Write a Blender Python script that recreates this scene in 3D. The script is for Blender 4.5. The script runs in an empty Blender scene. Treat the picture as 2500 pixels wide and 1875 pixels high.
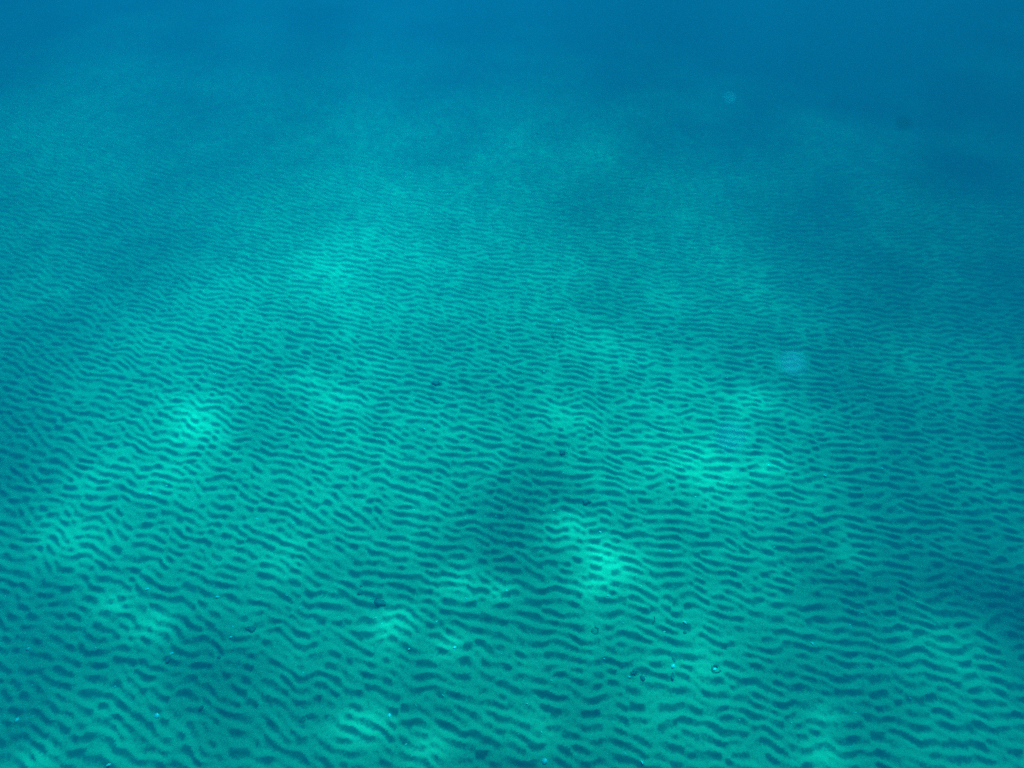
import bpy, bmesh, math, random
import numpy as np
from mathutils import Vector, Matrix, noise

R = math.radians
scene = bpy.context.scene
col = scene.collection

# ------------------------------------------------------------------ camera
CAM_H, PITCH, HFOV = 3.05, 44.5, 72.0        # height over the sand (m), degrees below the horizon, degrees
cam_data = bpy.data.cameras.new('camera')
cam_data.sensor_width = 36.0
cam_data.lens = 18.0 / math.tan(R(HFOV / 2))
cam_data.clip_end = 400.0
cam = bpy.data.objects.new('camera', cam_data)
col.objects.link(cam)
cam.location = (0, 0, CAM_H)
cam.rotation_euler = (R(90 - PITCH), 0, 0)
scene.camera = cam
cam_data.dof.use_dof = True
cam_data.dof.focus_distance = 2.75
cam_data.dof.aperture_fstop = 1.2

# ------------------------------------------------------------------ sky, sun, exposure
SUN_EL, SUN_AZ = 58.0, 26.0                  # sun ahead of the camera, a little to the right (clockwise from +Y)
world = bpy.data.worlds.new('World')
scene.world = world
world.use_nodes = True
nt = world.node_tree
bg = nt.nodes['Background']
sky = nt.nodes.new('ShaderNodeTexSky')
sky.sky_type = 'NISHITA'
sky.sun_disc = False
sky.sun_elevation = R(SUN_EL)
sky.sun_rotation = R(SUN_AZ)
nt.links.new(sky.outputs[0], bg.inputs[0])
bg.inputs[1].default_value = 0.08
sun_dir = Vector((math.sin(R(SUN_AZ)) * math.cos(R(SUN_EL)), math.cos(R(SUN_AZ)) * math.cos(R(SUN_EL)), math.sin(R(SUN_EL))))
sun_data = bpy.data.lights.new('sun', 'SUN')
sun_data.energy = 5.0
sun_data.angle = R(0.5)
sun_data.color = (1.0, 0.96, 0.90)
sun = bpy.data.objects.new('sun', sun_data)
col.objects.link(sun)
sun.location = sun_dir * 50
sun.rotation_euler = sun_dir.to_track_quat('Z', 'Y').to_euler()

scene.view_settings.view_transform = 'Standard'
scene.view_settings.look = 'None'
scene.view_settings.gamma = 1.0
scene.view_settings.exposure = 4.34
scene.cycles.volume_bounces = 3
scene.cycles.transparent_max_bounces = 64
scene.cycles.max_bounces = 8
scene.cycles.diffuse_bounces = 2
scene.cycles.use_denoising = False

# ------------------------------------------------------------------ helpers
F_PX = 1250.0 / math.tan(R(HFOV / 2))        # focal length in pixels of the 2500 x 1875 photograph
SP, CP = math.sin(R(PITCH)), math.cos(R(PITCH))

def ray(X, Y):
    a, b = (X - 1250.0) / F_PX, (Y - 937.5) / F_PX
    return Vector((a, CP - b * SP, -SP - b * CP))

def ground(X, Y):
    """the spot on the sand seen at X, Y of the photograph, and its scale in metres per pixel"""
    d = ray(X, Y)
    t = CAM_H / -d.z
    return d.x * t, d.y * t, t / F_PX

def tag(o, label=None, cat=None, group=None, kind=None):
    if label: o['label'] = label
    if cat: o['category'] = cat
    if group: o['group'] = group
    if kind: o['kind'] = kind
    return o

def link(name, me, mat=None):
    o = bpy.data.objects.new(name, me)
    col.objects.link(o)
    if mat and not me.materials: me.materials.append(mat)
    return o

def new_mat(name):
    m = bpy.data.materials.new(name)
    m.use_nodes = True
    n = m.node_tree.nodes
    return m, m.node_tree, n, n['Principled BSDF']

def axis(lo, hi, steps_lo, step_fn, limit_lo, limit_hi):
    """grid coordinates between lo and hi with step_fn(v), growing outward to the limits"""
    v = [lo]
    while v[-1] < hi: v.append(v[-1] + step_fn(v[-1]))
    s = step_fn(v[-1])
    while v[-1] < limit_hi:
        s *= 1.12
        v.append(v[-1] + s)
    s = step_fn(lo)
    left = [lo]
    while left[-1] > limit_lo:
        s *= 1.12
        left.append(left[-1] - s)
    return np.array(left[:0:-1] + v, dtype=np.float64)

def grid_mesh(name, xs, ys, Z, attrs):
    nx, ny = len(xs), len(ys)
    co = np.empty((ny, nx, 3), dtype=np.float32)
    co[:, :, 0] = xs[None, :]; co[:, :, 1] = ys[:, None]; co[:, :, 2] = Z
    me = bpy.data.meshes.new(name)
    me.vertices.add(nx * ny)
    me.vertices.foreach_set('co', co.ravel())
    i = np.arange(ny * nx, dtype=np.int32).reshape(ny, nx)
    q = np.stack([i[:-1, :-1], i[:-1, 1:], i[1:, 1:], i[1:, :-1]], axis=-1).reshape(-1, 4)
    nf = len(q)
    me.loops.add(nf * 4)
    me.loops.foreach_set('vertex_index', q.ravel())
    me.polygons.add(nf)
    me.polygons.foreach_set('loop_start', np.arange(0, nf * 4, 4, dtype=np.int32))
    me.polygons.foreach_set('use_smooth', np.ones(nf, dtype=bool))
    for k, arr in attrs.items():
        a = me.attributes.new(k, 'FLOAT', 'POINT')
        a.data.foreach_set('value', arr.astype(np.float32).ravel())
    me.update(calc_edges=True)
    return me

# ------------------------------------------------------------------ the rippled sand
LAM = 0.0535                                   # mean ripple spacing (m)
rs = np.random.RandomState(7)
NW = 110
th = rs.normal(0, R(17), NW)
kk = 2 * math.pi / LAM * (1 + rs.normal(0, 0.17, NW))
WKX, WKY = (kk * np.sin(th)).astype(np.float32), (kk * np.cos(th)).astype(np.float32)
WPH = rs.uniform(0, 2 * math.pi, NW).astype(np.float32)
# slow unevenness of the bed
NB = 26
bth = rs.uniform(0, 2 * math.pi, NB)
bk = 2 * math.pi / rs.uniform(0.5, 4.0, NB)
BKX, BKY, BPH = bk * np.cos(bth), bk * np.sin(bth), rs.uniform(0, 2 * math.pi, NB)
BAM = (2 * math.pi / bk) * 0.0022

WARP = []                                     # small wriggles of the crests
for i in range(14):
    wl = rs.uniform(0.07, 0.34); a = rs.normal(0, 0.5)
    WARP.append((2 * math.pi / wl * math.cos(a), 2 * math.pi / wl * math.sin(a), rs.uniform(0, 6.28), 0.0026 * wl / 0.3 + 0.0003))

BREAKS = []
for i in range(24):
    wl = rs.uniform(0.07, 0.19); a = rs.normal(0, 0.75)
    BREAKS.append((2 * math.pi / wl * math.cos(a), 2 * math.pi / wl * math.sin(a), rs.uniform(0, 6.28)))

def ripple_field(x, y):
    """height and dark-flank value of the sand; the crests run a little towards the camera on the right"""
    x = np.asarray(x, dtype=np.float64); y = np.asarray(y, dtype=np.float64)
    v = y + 0.25 * x - 0.16 * 2.2 * np.log(np.cosh(np.clip(x, -30, 30) / 2.2))
    wx = 0.012 * np.sin(3.1 * x + 1.7 * y) + 0.008 * np.sin(5.3 * y - 2.2 * x + 1.0)
    wy = 0
    for a, b, p, m in WARP: wy = wy + m * np.sin(a * x + b * y + p)
    v = v + wy
    u, v = (x + wx).astype(np.float32), (v + 0.6 * wx).astype(np.float32)
    zr = np.zeros(u.shape, np.float32); zi = np.zeros(u.shape, np.float32)
    for a, b, p in zip(WKX, WKY, WPH):
        t = a * u + b * v + p
        zr += np.cos(t); zi += np.sin(t)
    zr /= math.sqrt(NW); zi /= math.sqrt(NW)
    amp = np.sqrt(zr * zr + zi * zi)
    ph = np.arctan2(zi, zr)
    brk = 0                                   # breaks that cut the crests into short, hooked pieces
    for a, b, p in BREAKS: brk = brk + np.sin(a * x + b * y + p)
    brk = brk / math.sqrt(len(BREAKS) / 2) / (1 + (np.maximum(0, y - 1.2) / 3.0) ** 2)
    A = np.minimum(1.0, amp / 0.75) ** 0.8 * np.clip(0.88 + 0.2 * brk, 0.3, 1.25)
    skew = ph - 0.55 * np.sin(ph)
    prof = np.cos(skew) + 0.16 * np.cos(2 * skew)
    h = 0.0052 * A * prof
    base = np.zeros(u.shape)
    for a, b, p, m in zip(BKX, BKY, BPH, BAM):
        base += m * np.sin(a * x + b * y + p)
    far = np.exp(-np.maximum(0, np.hypot(x, y - 4) - 14) / 6)
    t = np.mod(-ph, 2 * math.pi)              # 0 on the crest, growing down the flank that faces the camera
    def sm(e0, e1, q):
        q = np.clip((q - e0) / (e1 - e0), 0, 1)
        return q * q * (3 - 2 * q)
    flank_dark = sm(0.0, 0.7, t) * (1 - sm(1.7, 5.3, t))  # dark tone: sharp edge by the crest, fading down the facing flank
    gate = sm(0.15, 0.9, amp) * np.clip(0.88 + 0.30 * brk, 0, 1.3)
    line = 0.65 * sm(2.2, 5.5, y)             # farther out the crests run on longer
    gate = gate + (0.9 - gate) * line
    flank_dark = flank_dark * gate + 0.20 * np.clip(1 - gate, 0, 1)
    return h * far + base * 0.6, flank_dark * far

def x_step(v): return 0.0105 if abs(v) < 2.6 else 0.0105 + 0.0022 * (abs(v) - 2.6)
def y_step(v): return 0.0068 if v < 3.2 else 0.0068 + 0.0016 * (v - 3.2)
xs = axis(-8.0, 8.0, 0, x_step, -70, 70)
ys = axis(0.3, 11.5, 0, y_step, -60, 80)
GX, GY = np.meshgrid(xs, ys)
H, FLANK_DARK = ripple_field(GX, GY)
bed_mesh = grid_mesh('seabed', xs, ys, H, {'flank_dark': FLANK_DARK})

m, t, n, bsdf = new_mat('rippled_sand')
L = t.links
geo = n.new('ShaderNodeNewGeometry')
def noise_node(scale, detail=3, rough=0.55):
    x = n.new('ShaderNodeTexNoise'); x.inputs['Scale'].default_value = scale
    x.inputs['Detail'].default_value = detail; x.inputs['Roughness'].default_value = rough
    L.new(geo.outputs['Position'], x.inputs['Vector'])
    return x
def math_node(op, a, b=None, clamp=False):
    x = n.new('ShaderNodeMath'); x.operation = op; x.use_clamp = clamp
    for i, s in enumerate((a, b)):
        if s is None: continue
        if isinstance(s, (int, float)): x.inputs[i].default_value = s
        else: L.new(s, x.inputs[i])
    return x.outputs[0]
at = n.new('ShaderNodeAttribute'); at.attribute_name = 'flank_dark'
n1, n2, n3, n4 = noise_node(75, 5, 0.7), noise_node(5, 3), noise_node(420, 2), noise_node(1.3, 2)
patch = math_node('ADD', math_node('MULTIPLY', n2.outputs['Fac'], 0.8), 0.6)   # the dark tone varies from place to place
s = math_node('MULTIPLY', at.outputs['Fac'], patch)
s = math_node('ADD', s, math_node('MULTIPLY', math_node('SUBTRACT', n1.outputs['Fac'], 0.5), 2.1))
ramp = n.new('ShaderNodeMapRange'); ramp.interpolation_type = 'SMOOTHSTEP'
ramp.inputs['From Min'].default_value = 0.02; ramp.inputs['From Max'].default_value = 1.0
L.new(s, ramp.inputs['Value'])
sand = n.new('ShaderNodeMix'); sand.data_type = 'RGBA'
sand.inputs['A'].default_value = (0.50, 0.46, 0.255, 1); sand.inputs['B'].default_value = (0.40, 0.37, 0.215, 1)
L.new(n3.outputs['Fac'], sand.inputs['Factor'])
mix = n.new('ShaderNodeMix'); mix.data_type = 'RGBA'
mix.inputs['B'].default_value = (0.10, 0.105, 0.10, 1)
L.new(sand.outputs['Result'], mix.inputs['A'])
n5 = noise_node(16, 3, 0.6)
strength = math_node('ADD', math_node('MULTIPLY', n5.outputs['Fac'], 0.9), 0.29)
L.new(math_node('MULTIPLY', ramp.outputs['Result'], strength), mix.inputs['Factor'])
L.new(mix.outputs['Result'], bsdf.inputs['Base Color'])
bsdf.inputs['Roughness'].default_value = 0.95
bsdf.inputs['Specular IOR Level'].default_value = 0.1
bump = n.new('ShaderNodeBump'); bump.inputs['Strength'].default_value = 0.6; bump.inputs['Distance'].default_value = 0.004
L.new(n1.outputs['Fac'], bump.inputs['Height']); L.new(bump.outputs['Normal'], bsdf.inputs['Normal'])
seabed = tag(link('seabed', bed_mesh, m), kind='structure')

# ------------------------------------------------------------------ unseen water sheet, added as a mask that shapes the sunlight
WATER_Z = 3.75
# light patches painted into the sheet, by where they land: x, y and radius in the photograph's pixels, strength
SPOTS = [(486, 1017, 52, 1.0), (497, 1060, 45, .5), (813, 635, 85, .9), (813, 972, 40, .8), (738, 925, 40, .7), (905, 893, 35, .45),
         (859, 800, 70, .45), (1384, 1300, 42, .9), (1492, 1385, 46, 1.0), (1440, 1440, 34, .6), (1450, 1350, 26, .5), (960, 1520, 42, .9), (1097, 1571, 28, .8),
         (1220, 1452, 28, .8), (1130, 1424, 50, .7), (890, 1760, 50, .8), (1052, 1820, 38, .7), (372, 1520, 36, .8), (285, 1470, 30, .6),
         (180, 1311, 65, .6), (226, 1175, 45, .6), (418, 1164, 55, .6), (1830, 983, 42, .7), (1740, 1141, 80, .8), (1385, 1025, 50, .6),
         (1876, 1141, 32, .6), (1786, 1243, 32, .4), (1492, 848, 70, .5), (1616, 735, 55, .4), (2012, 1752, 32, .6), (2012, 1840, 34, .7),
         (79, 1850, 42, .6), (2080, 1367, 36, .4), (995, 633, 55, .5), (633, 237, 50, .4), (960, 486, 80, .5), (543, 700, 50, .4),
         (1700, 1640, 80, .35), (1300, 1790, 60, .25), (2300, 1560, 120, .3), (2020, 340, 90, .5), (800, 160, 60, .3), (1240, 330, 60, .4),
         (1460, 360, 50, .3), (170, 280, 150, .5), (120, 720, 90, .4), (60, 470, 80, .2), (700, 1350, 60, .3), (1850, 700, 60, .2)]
BROAD = [(150, 250, 330, .7), (60, 560, 240, .22), (820, 560, 380, .45), (480, 950, 260, .25), (1500, 1350, 320, .25), (1300, 700, 300, .2), (1700, 1050, 230, .25),  # broad lighter and darker zones painted into the sheet
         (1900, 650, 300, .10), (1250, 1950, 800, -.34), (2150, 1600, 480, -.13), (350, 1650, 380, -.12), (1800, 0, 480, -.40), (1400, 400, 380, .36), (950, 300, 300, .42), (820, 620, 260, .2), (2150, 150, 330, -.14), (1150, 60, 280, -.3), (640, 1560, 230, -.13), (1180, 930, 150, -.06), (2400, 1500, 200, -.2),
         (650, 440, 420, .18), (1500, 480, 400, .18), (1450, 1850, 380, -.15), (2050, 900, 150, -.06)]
BROAD += [(20, Y, 130, -.24) for Y in range(500, 1900, 150)] + [(2480, Y, 150, -.16) for Y in range(700, 1900, 200)]   # side darkening painted in, like a vignette
shift = sun_dir * (WATER_Z / sun_dir.z)

def light_through(x, y):  # painted transmission of the sheet, in place of real wave focusing
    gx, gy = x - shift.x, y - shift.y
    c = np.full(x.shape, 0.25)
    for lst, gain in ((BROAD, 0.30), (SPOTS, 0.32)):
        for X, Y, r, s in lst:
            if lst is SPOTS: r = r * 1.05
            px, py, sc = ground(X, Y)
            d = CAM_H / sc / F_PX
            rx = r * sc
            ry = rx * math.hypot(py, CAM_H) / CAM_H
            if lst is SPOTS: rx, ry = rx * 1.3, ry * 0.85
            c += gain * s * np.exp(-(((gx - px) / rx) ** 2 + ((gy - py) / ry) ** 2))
    far = np.clip((gy - 4.0) / 8.0, 0, 1)         # dimming with distance, painted into the sheet
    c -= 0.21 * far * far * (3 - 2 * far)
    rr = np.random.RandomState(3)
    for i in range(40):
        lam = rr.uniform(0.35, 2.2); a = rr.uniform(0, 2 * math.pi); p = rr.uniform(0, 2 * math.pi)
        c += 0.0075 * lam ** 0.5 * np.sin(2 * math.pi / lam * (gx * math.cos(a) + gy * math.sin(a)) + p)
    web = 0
    for i in range(9):                            # fine caustic net painted into the transmission
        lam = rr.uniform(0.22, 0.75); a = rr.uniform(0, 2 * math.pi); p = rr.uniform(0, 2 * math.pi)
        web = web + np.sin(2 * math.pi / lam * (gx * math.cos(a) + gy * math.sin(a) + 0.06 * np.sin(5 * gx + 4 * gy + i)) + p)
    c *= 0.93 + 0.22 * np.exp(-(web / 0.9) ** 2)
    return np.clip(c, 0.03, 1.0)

def w_step(v): return 0.032
wx = axis(-8, 9, 0, w_step, -70, 75)
wy = axis(-1, 14, 0, w_step, -60, 85)
WX, WY = np.meshgrid(wx, wy)
WZ = WATER_Z + 0.02 * np.sin(1.3 * WX + 0.7 * WY) + 0.012 * np.sin(2.9 * WY - 1.1 * WX) + 0.006 * np.sin(6.1 * WX + 4.0 * WY)
mask_mesh = grid_mesh('water', wx, wy, WZ, {'painted_light': light_through(WX, WY)})
m, t, n, bsdf = new_mat('water_light_mask')
n.remove(bsdf)
at = n.new('ShaderNodeAttribute'); at.attribute_name = 'painted_light'
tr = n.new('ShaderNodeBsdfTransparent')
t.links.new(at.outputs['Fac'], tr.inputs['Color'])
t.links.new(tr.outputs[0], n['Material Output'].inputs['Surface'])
water = tag(link('water', mask_mesh, m), kind='structure')  # added sheet out of view that masks the sunlight

# ------------------------------------------------------------------ the body of the water: closed box of scattering and absorbing medium
bm = bmesh.new()
bmesh.ops.create_cube(bm, size=1.0)
for v in bm.verts:
    v.co = Vector((v.co.x * 160, v.co.y * 190 + 10, -1.5 + (v.co.z + 0.5) * (WATER_Z + 0.2 + 1.5)))
me = bpy.data.meshes.new('haze'); bm.to_mesh(me); bm.free()
m, t, n, bsdf = new_mat('blue_green_water')
n.remove(bsdf)
pv = n.new('ShaderNodeVolumePrincipled')
pv.inputs['Density'].default_value = 1.0
pv.inputs['Color'].default_value = (0.001, 0.031, 0.059, 1)
pv.inputs['Absorption Color'].default_value = (0.0, 0.545, 0.595, 1)
pv.inputs['Anisotropy'].default_value = 0.2
t.links.new(pv.outputs[0], n['Material Output'].inputs['Volume'])
tag(link('haze', me, m), kind='stuff')


# ------------------------------------------------------------------ small things lying on the sand and drifting above it
def plain(name, colour, rough=0.8, spec=0.3, scale=300, dark=0.7):
    m, t, n, bsdf = new_mat(name)
    tc = n.new('ShaderNodeTexCoord')
    nz = n.new('ShaderNodeTexNoise'); nz.inputs['Scale'].default_value = scale; nz.inputs['Detail'].default_value = 4
    t.links.new(tc.outputs['Object'], nz.inputs['Vector'])
    mx = n.new('ShaderNodeMix'); mx.data_type = 'RGBA'
    mx.inputs['A'].default_value = (*[c * dark for c in colour], 1); mx.inputs['B'].default_value = (*colour, 1)
    t.links.new(nz.outputs['Fac'], mx.inputs['Factor']); t.links.new(mx.outputs['Result'], bsdf.inputs['Base Color'])
    bsdf.inputs['Roughness'].default_value = rough
    bsdf.inputs['Specular IOR Level'].default_value = spec
    return m

SHELL = plain('pale_shell', (0.88, 0.88, 0.84), 0.35, 0.5, 250, 0.9)
WEED = plain('dark_dead_weed', (0.23, 0.24, 0.2), 0.7, 0.3, 200, 0.5)
STONE = plain('dark_stone', (0.23, 0.23, 0.2), 0.8, 0.3, 150, 0.5)
random.seed(11)

def to_mesh(bm, name, smooth=True):
    for f in bm.faces: f.smooth = smooth
    me = bpy.data.meshes.new(name); bm.to_mesh(me); bm.free()
    return me

def valve_mesh():
    """one half of a small bivalve: ribbed dome fanning out from its hinge, with a rim of some thickness"""
    bm = bmesh.new(); NA, NR = 22, 7
    def pt(i, j, z0):
        a = math.pi * (0.10 + 0.80 * i / NA); r = j / NR
        rad = r * (1 + 0.05 * math.cos(i * math.pi))
        x, y = rad * math.cos(a), rad * math.sin(a) - 0.5
        z = 0.42 * math.sin(math.pi * min(1, 0.12 + 0.88 * r)) * math.sin(a) ** 0.5 + 0.03 * math.cos(i * math.pi) * r
        return (x * 0.62, y, z + z0)
    top = [[bm.verts.new(pt(i, j, 0.06)) for j in range(1, NR + 1)] for i in range(NA + 1)]
    bot = [[bm.verts.new(pt(i, j, 0.0)) for j in range(1, NR + 1)] for i in range(NA + 1)]
    for i in range(NA):
        for j in range(NR - 1):
            bm.faces.new((top[i][j], top[i][j + 1], top[i + 1][j + 1], top[i + 1][j]))
            bm.faces.new((bot[i][j], bot[i + 1][j], bot[i + 1][j + 1], bot[i][j + 1]))
        bm.faces.new((top[i][-1], bot[i][-1], bot[i + 1][-1], top[i + 1][-1]))
        bm.faces.new((top[i][0], top[i + 1][0], bot[i + 1][0], bot[i][0]))
    for i in (0, NA):
        for j in range(NR - 1):
            q = (top[i][j], top[i][j + 1], bot[i][j + 1], bot[i][j])
            bm.faces.new(q if i else q[::-1])
    return to_mesh(bm, 'shell_valve')

def lump_mesh(name, seed, sx, sy, sz, rough=0.28, freq=1.6, sub=3):
    bm = bmesh.new()
    bmesh.ops.create_icosphere(bm, subdivisions=sub, radius=0.5)
    o = Vector((seed * 3.1, seed * 1.7, seed * 0.9))
    for v in bm.verts:
        d = 1 + rough * noise.noise(v.co * freq * 2 + o) + rough * 0.5 * noise.noise(v.co * freq * 5 + o)
        v.co = Vector((v.co.x * sx, v.co.y * sy, v.co.z * sz)) * d
    return to_mesh(bm, name)

def shard_mesh():
    """an angular splinter of shell, gently curved"""
    bm = bmesh.new()
    out = [(-0.5, -0.05), (-0.28, 0.17), (0.05, 0.22), (0.34, 0.12), (0.5, -0.06), (0.18, -0.2), (-0.22, -0.16)]
    z = lambda x, y: 0.16 * (1 - 3 * x * x) - 0.4 * y * y
    t = [bm.verts.new((x, y, z(x, y) + 0.05)) for x, y in out]; b = [bm.verts.new((x, y, z(x, y) - 0.02)) for x, y in out]
    ct, cb = bm.verts.new((0, 0, 0.22)), bm.verts.new((0, 0, 0.13))
    for i in range(len(out)):
        j = (i + 1) % len(out)
        bm.faces.new((t[i], t[j], ct)); bm.faces.new((b[j], b[i], cb)); bm.faces.new((t[j], t[i], b[i], b[j]))
    return to_mesh(bm, 'shell_shard', False)

def tube(bm, pts, r0, r1, n=7):
    rings = []
    for k, p in enumerate(pts):
        d = (Vector(pts[min(k + 1, len(pts) - 1)]) - Vector(pts[max(k - 1, 0)])).normalized()
        s = d.cross(Vector((0.3, 0.2, 1))).normalized(); u = d.cross(s)
        r = r0 + (r1 - r0) * k / (len(pts) - 1)
        rings.append([bm.verts.new(Vector(p) + r * (s * math.cos(2 * math.pi * i / n) + u * math.sin(2 * math.pi * i / n))) for i in range(n)])
    for a, b in zip(rings, rings[1:]):
        for i in range(n): bm.faces.new((a[i], a[(i + 1) % n], b[(i + 1) % n], b[i]))
    bm.faces.new(rings[0][::-1]); bm.faces.new(rings[-1])

def twig_mesh(seed):
    rr = random.Random(seed); bm = bmesh.new()
    pts = [(-0.5 + k / 9, 0.12 * math.sin(k * 0.5 + seed) + rr.uniform(-0.02, 0.02), 0.05 + 0.03 * math.sin(k)) for k in range(10)]
    tube(bm, pts, 0.055, 0.03)
    for k in (3, 6):
        p = Vector(pts[k]); s = rr.choice((-1, 1))
        tube(bm, [p, p + Vector((0.08, 0.1 * s, 0.05)), p + Vector((0.14, 0.2 * s, 0.07))], 0.03, 0.014)
    return to_mesh(bm, 'twig')

def loop_mesh(seed):
    """a strand of dead weed curled into an open ring with frayed ends"""
    rr = random.Random(seed); bm = bmesh.new()
    pts = []
    for k in range(26):
        a = 0.5 + 5.3 * k / 25; r = 0.42 + rr.uniform(-0.035, 0.035)
        pts.append((r * math.cos(a), r * math.sin(a) * 0.95, 0.06 + 0.05 * math.sin(a * 2)))
    tube(bm, pts, 0.06, 0.045)
    for k in (2, 8, 13, 19, 24):
        p = Vector(pts[k]); o = Vector((p.x, p.y, 0)).normalized() * rr.uniform(0.12, 0.25)
        tube(bm, [p, p + o * 0.5 + Vector((0, 0, 0.05)), p + o + Vector((0.04, 0, 0.02))], 0.035, 0.012)
    return to_mesh(bm, 'weed_loop')

def tangle_mesh(seed, wide=1.0):
    """a clump of dead weed: a lumpy heart with bent strands sticking out"""
    rr = random.Random(seed); bm = bmesh.new()
    for q in range(4):
        ret = bmesh.ops.create_icosphere(bm, subdivisions=2, radius=rr.uniform(0.14, 0.24))
        c = Vector((rr.uniform(-0.28, 0.28) * wide, rr.uniform(-0.16, 0.16), 0.08))
        for v in ret['verts']:
            d = 1 + 0.5 * noise.noise(v.co * 9 + Vector((seed, q, 0)))
            v.co = Vector((v.co.x * wide, v.co.y, v.co.z * 0.6)) * d + c
    for q in range(13):
        a = rr.uniform(0, 6.28); p = Vector((rr.uniform(-0.3, 0.3) * wide, rr.uniform(-0.15, 0.15), 0.08)); L = rr.uniform(0.15, 0.38)
        d = Vector((math.cos(a), math.sin(a) * 0.7, rr.uniform(0.0, 0.5))) * L
        tube(bm, [p, p + d * 0.5 + Vector((0, 0, 0.04)), p + d * 0.85, p + d + Vector((rr.uniform(-.06, .06), rr.uniform(-.06, .06), -0.04))], 0.03, 0.012, 5)
    return to_mesh(bm, 'weed_clump')

def leaf_mesh(seed):
    """a curled dead leaf with a midrib and a little thickness"""
    bm = bmesh.new(); N, M = 12, 4
    def pt(i, j, dz):
        x = -0.5 + i / N; w = 0.24 * math.sin(math.pi * min(1, (i + 0.35) / (N + 0.7))) ** 0.8 * (1 + 0.12 * math.sin(i * 2.1 + seed))
        y = w * (j / M * 2 - 1)
        return (x, y, 0.12 + 0.9 * x * x * 0.5 + 1.6 * y * y + 0.03 * math.sin(7 * x + 5 * y + seed) + dz)
    t = [[bm.verts.new(pt(i, j, 0.02)) for j in range(M + 1)] for i in range(N + 1)]
    b = [[bm.verts.new(pt(i, j, -0.01)) for j in range(M + 1)] for i in range(N + 1)]
    for i in range(N):
        for j in range(M):
            bm.faces.new((t[i][j], t[i + 1][j], t[i + 1][j + 1], t[i][j + 1])); bm.faces.new((b[i][j], b[i][j + 1], b[i + 1][j + 1], b[i + 1][j]))
        bm.faces.new((t[i][0], b[i][0], b[i + 1][0], t[i + 1][0])); bm.faces.new((t[i][M], t[i + 1][M], b[i + 1][M], b[i][M]))
    for i in (0, N):
        for j in range(M): bm.faces.new((t[i][j], t[i][j + 1], b[i][j + 1], b[i][j]))
    return to_mesh(bm, 'leaf')

VALVE, SHARD, CHIP = valve_mesh(), shard_mesh(), lump_mesh('shell_chip', 2, 1.0, 0.7, 0.5, 0.3)
BITS = {'valve': VALVE, 'shard': SHARD, 'chip': CHIP}

def lay(name, me, mat, X, Y, size, rot, tilt=0.0, sink=0.0):
    """rest a thing of the given size (in the photograph's pixels) on the sand"""
    x, y, sc = ground(X, Y)
    hz = float(ripple_field(np.array([x]), np.array([y]))[0][0])
    o = link(name, me, mat)
    k = size * sc
    o.location = (x, y, hz + k * sink)
    o.scale = (k, k, k)
    o.rotation_euler = (tilt, 0, rot)
    return o

# shells that stand out: x, y, size, shape, turn, label
BIG = [(378, 1743, 13, 'valve', 2.6, 'biggest bright white shell near the lower left corner, beside a dark trough'),
       (1329, 1860, 13, 'valve', 0.8, 'bright white shell at the very bottom edge, right of the middle'),
       (367, 1208, 8, 'valve', 1.9, 'white shell at the top end of a dark ripple, below the brightest left light patch'),
       (416, 1591, 11, 'shard', 0.4, 'white shell splinter lying on top of the dark upright leaf'),
       (530, 1455, 10, 'shard', 0.1, 'long white shell splinter lying flat among dark ripples, lower left'),
       (360, 1438, 10, 'shard', 0.5, 'white shell splinter tilted up to the right, above the light patch at lower left'),
       (561, 1551, 9, 'shard', 0.3, 'white shell splinter at the tip of a dark ripple, left of the ragged weed clump'),
       (70, 1584, 9, 'chip', 0.7, 'pale shell piece close to the left edge, far left of the dark upright leaf'),
       (41, 1757, 12, 'chip', 1.4, 'dull pale shell lump nearest the lower left corner'),
       (950, 1744, 10, 'chip', 1.5, 'pale upright shell piece below two dark troughs, bottom centre left'),
       (1643, 1627, 12, 'chip', 0.9, 'white shell lump pinned between two dark leaves'),
       (1745, 1634, 9, 'chip', 0.6, 'pale shell lump lying inside the ring of dark weed'),
       (1536, 1654, 8, 'shard', 2.8, 'pale shell splinter at the left foot of the dark weed clump'),
       (1567, 1863, 10, 'shard', 2.0, 'pale slanting shell splinter at the bottom edge, right of the other bottom edge shell'),
       (2150, 1151, 8, 'shard', -0.5, 'white shell sliver slanting down to the right, alone on the dim right side'),
       (2011, 1167, 9, 'shard', -0.4, 'white shell sliver slanting down to the right, left of the other dim side sliver'),
       (1362, 786, 8, 'shard', -0.3, 'pale shell sliver above the upright dark twig in the middle distance'),
       (1635, 1350, 7, 'chip', 0.2, 'round white shell chip at the end of a long dark ripple, right of centre'),
       (262, 1864, 12, 'shard', 0.4, 'pale shell piece at the bottom edge, lower left'),
       (1671, 1522, 11, 'shard', -0.7, 'long pale shell sliver slanting down to the right, above the ring of dark weed'),
       (1110, 1580, 8, 'chip', 0.5, 'white shell chip glinting inside a small light patch, bottom centre'),
       (1982, 1574, 11, 'shard', -0.75, 'thin pale shell sliver slanting steeply, right of the ring of dark weed')]
for X, Y, s, kind, rot, label in BIG:
    o = lay('shell', BITS[kind], SHELL, X, Y, s, rot, 0.25, 0.10)
    tag(o, label, 'shell')

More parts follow.
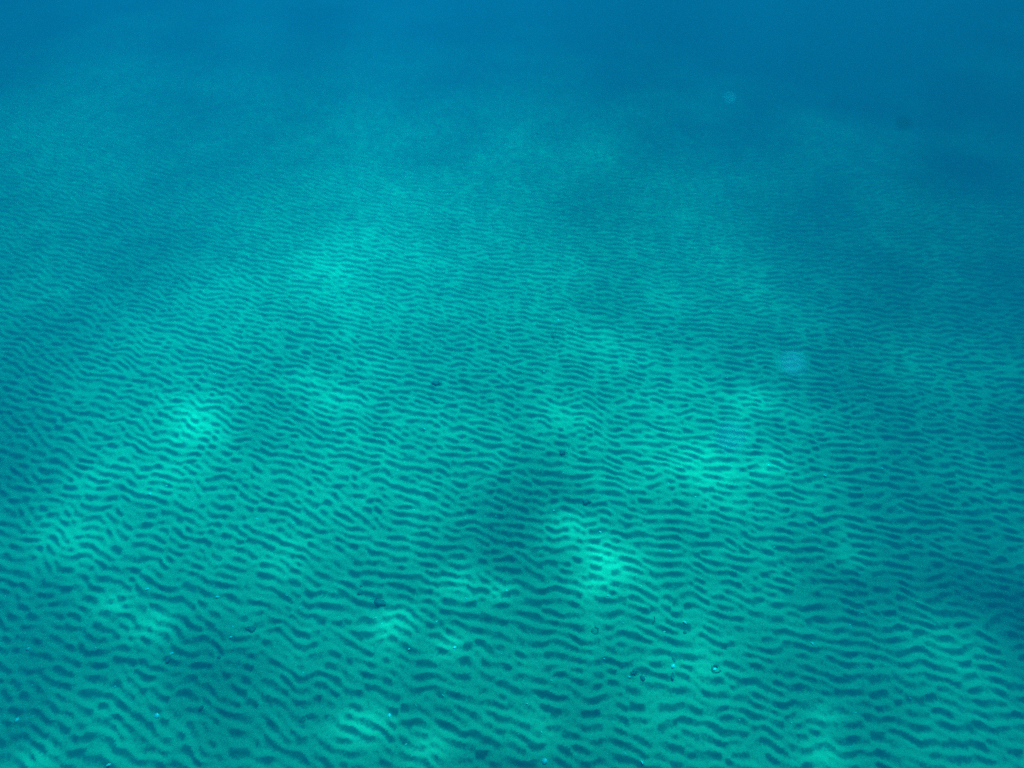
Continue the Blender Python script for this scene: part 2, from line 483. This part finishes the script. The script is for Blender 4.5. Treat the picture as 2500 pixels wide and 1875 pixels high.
# the many tiny flecks, all alike
TINY = [(232, 1580), (277, 1671), (565, 1525), (77, 1671), (627, 1266), (557, 1508), (699, 1450), (733, 1478), (998, 1581), (916, 1504), (931, 1518),
        (1015, 1720), (1081, 1696), (1243, 1698), (716, 1277), (1211, 1262), (1237, 1445), (1138, 1460), (1066, 1516), (991, 1815), (737, 1636),
        (1224, 1598), (1136, 1269), (1390, 1261), (1465, 1300), (1564, 1433), (1483, 1458), (1474, 1610), (1287, 1720), (1322, 1789), (1521, 1523),
        (1622, 1542), (1347, 1664), (1805, 1758), (1526, 1841), (1997, 1342), (2225, 1325), (2391, 1378), (2236, 1474), (2237, 1491), (2073, 1529),
        (2095, 1700), (2222, 1705), (2091, 1738), (1888, 1340), (2182, 1277), (2103, 1499), (2438, 1410), (1933, 1764), (2078, 1821), (1981, 1310),
        (303, 1157), (590, 991), (403, 754), (525, 916), (589, 946), (405, 1185), (567, 981), (815, 1050), (884, 1221), (916, 940), (1195, 907),
        (1162, 1151), (1103, 1172), (1216, 1016), (826, 962), (1100, 719), (818, 723), (1036, 1047), (889, 1094), (1153, 1079), (1204, 1224), (749, 987),
        (970, 1148), (1348, 798), (1481, 934), (1443, 915), (1275, 1202), (1352, 1249), (1376, 1158), (1785, 1143), (1773, 926), (1858, 782), (1698, 1215),
        (1328, 910), (1539, 1199), (1632, 1182), (1928, 822), (2034, 937), (2144, 1037), (2099, 1100), (1874, 1141), (2131, 1102), (655, 437), (1010, 1245)]
for i, (X, Y) in enumerate(TINY):
    o = lay('shell_fleck', (CHIP, SHARD)[i % 2], SHELL, X, Y, random.uniform(4.2, 6.0), random.uniform(-0.9, 0.9), 0.2, 0.12)
    tag(o, 'tiny pale shell fleck, hardly more than a dot, on the rippled sand', 'shell fleck', 'tiny pale shell flecks on the rippled sand')

# dark things: x, y, size, mesh, material, turn, name, category, label
DARK = [(409, 1606, 26, leaf_mesh(1), WEED, 1.35, 'leaf', 'leaf', 'dark dead leaf standing upright under a white shell splinter, lower left'),
        (488, 1723, 17, lump_mesh('stone', 4, 1, 0.75, 0.6), STONE, 0.9, 'stone', 'stone', 'dark oval stone right of the biggest white shell, lower left'),
        (531, 1600, 15, lump_mesh('stone', 6, 0.8, 0.9, 0.5), STONE, 0.2, 'stone', 'stone', 'small dark stone right of the upright dead leaf, lower left'),
        (610, 1529, 42, tangle_mesh(1, 1.1), WEED, -0.3, 'weed_clump', 'weed', 'ragged dark weed clump just below left of centre bottom, beside small shell flecks'),
        (876, 1443, 17, lump_mesh('stone', 8, 0.9, 0.8, 0.7), STONE, 0.0, 'stone', 'stone', 'dark stone under a smaller dark stone, left of the bottom centre'),
        (880, 1426, 9, lump_mesh('stone', 9, 1, 1, 0.8), STONE, 0.0, 'stone', 'stone', 'smallest dark round stone, just above a bigger dark stone'),
        (921, 1461, 50, tangle_mesh(3, 1.5), WEED, -0.5, 'weed_clump', 'weed', 'long drift of torn dark weed right of two dark stones'),
        (1547, 1643, 34, tangle_mesh(4, 1.0), WEED, 0.3, 'weed_clump', 'weed', 'dark weed clump with a pale splinter at its left foot'),
        (1568, 1658, 20, lump_mesh('stone', 12, 0.8, 1, 0.7), STONE, 0.5, 'stone', 'stone', 'dark stone touching the right side of a dark weed clump'),
        (1645, 1611, 16, leaf_mesh(3), WEED, 2.0, 'leaf', 'leaf', 'dark leaf above the pinned white shell lump'),
        (1642, 1652, 24, leaf_mesh(5), WEED, 1.5, 'leaf', 'leaf', 'dark narrow leaf below the pinned white shell lump'),
        (1748, 1634, 32, loop_mesh(2), WEED, 0.3, 'weed_loop', 'weed', 'dark weed strand curled in a ring round a pale shell lump'),
        (1453, 1541, 26, loop_mesh(5), WEED, 2.2, 'weed_loop', 'weed', 'empty ring of dark weed near the bottom centre, with no shell inside'),
        (1596, 1515, 24, twig_mesh(2), WEED, 1.35, 'twig', 'twig', 'thin dark twig pointing down from a long dark ripple'),
        (1353, 822, 40, twig_mesh(6), WEED, 1.5, 'twig', 'twig', 'faint dark upright twig in the middle distance'),
        (1376, 1108, 34, tangle_mesh(7, 1.0), WEED, 0.1, 'weed_clump', 'weed', 'dark ragged weed clump right in the middle of the sand'),
        (1432, 1228, 34, tangle_mesh(8, 0.9), WEED, 0.4, 'weed_clump', 'weed', 'dark weed clump above the brightest light patch'),
        (1068, 936, 36, tangle_mesh(9, 1.2), WEED, -0.1, 'weed_clump', 'weed', 'dark smudge of weed left of the middle, farthest of the weed clumps'),
        (1066, 981, 16, lump_mesh('stone', 15, 1.2, 0.7, 0.5), STONE, 0.1, 'stone', 'stone', 'dark flat stone below the farthest weed clump'),
        (1672, 1545, 14, lump_mesh('stone', 17, 0.9, 0.9, 0.6), STONE, 0.0, 'stone', 'stone', 'small dark stone under a long slanting shell sliver'),
        (1313, 329, 9, lump_mesh('stone', 19, 0.9, 0.9, 0.9), STONE, 0.0, 'stone', 'stone', 'lone dark speck of stone far off near the top middle')]
for X, Y, s, me, mat, rot, name, cat, label in DARK:
    o = lay(name, me, mat, X, Y, s * 0.72, rot, 0.0, 0.12 if name == 'weed_loop' else 0.0)
    tag(o, label, cat)

# small grains of matter drifting close to the lens, far out of its focus
DRIFT = [(1933, 893, 0.0105, 0.55, (0.02, 0.29, 0.35), 'pale blurred bluish blob hanging in the water, right of the middle'),
         (1780, 241, 0.0062, 0.95, (0.02, 0.5, 0.6), 'small pale blurred blob hanging in the dark blue water at upper right'),
         (1782, 1074, 0.0090, 0.42, (0.012, 0.27, 0.33), 'large faint blue blur hanging in the water below the paler blob'),
         (2205, 300, 0.0060, 0.85, (0.004, 0.005, 0.006), 'dark blurred bit of matter hanging in the blue water at upper right')]
for k, (X, Y, size, dist, colour, label) in enumerate(DRIFT):
    o = link('drifting_matter', lump_mesh('drifting_matter', 31 + k, 1.0, 0.9, 0.95, 0.35), plain('drifting_matter', colour, 0.9, 0.05, 40, 0.8))
    o.location = Vector((0, 0, CAM_H)) + ray(X, Y).normalized() * dist
    o.scale = (size, size, size)
    o.rotation_euler = (0.4 * k, 0.7 * k, 0.3 * k)
    tag(o, label, 'drifting matter')
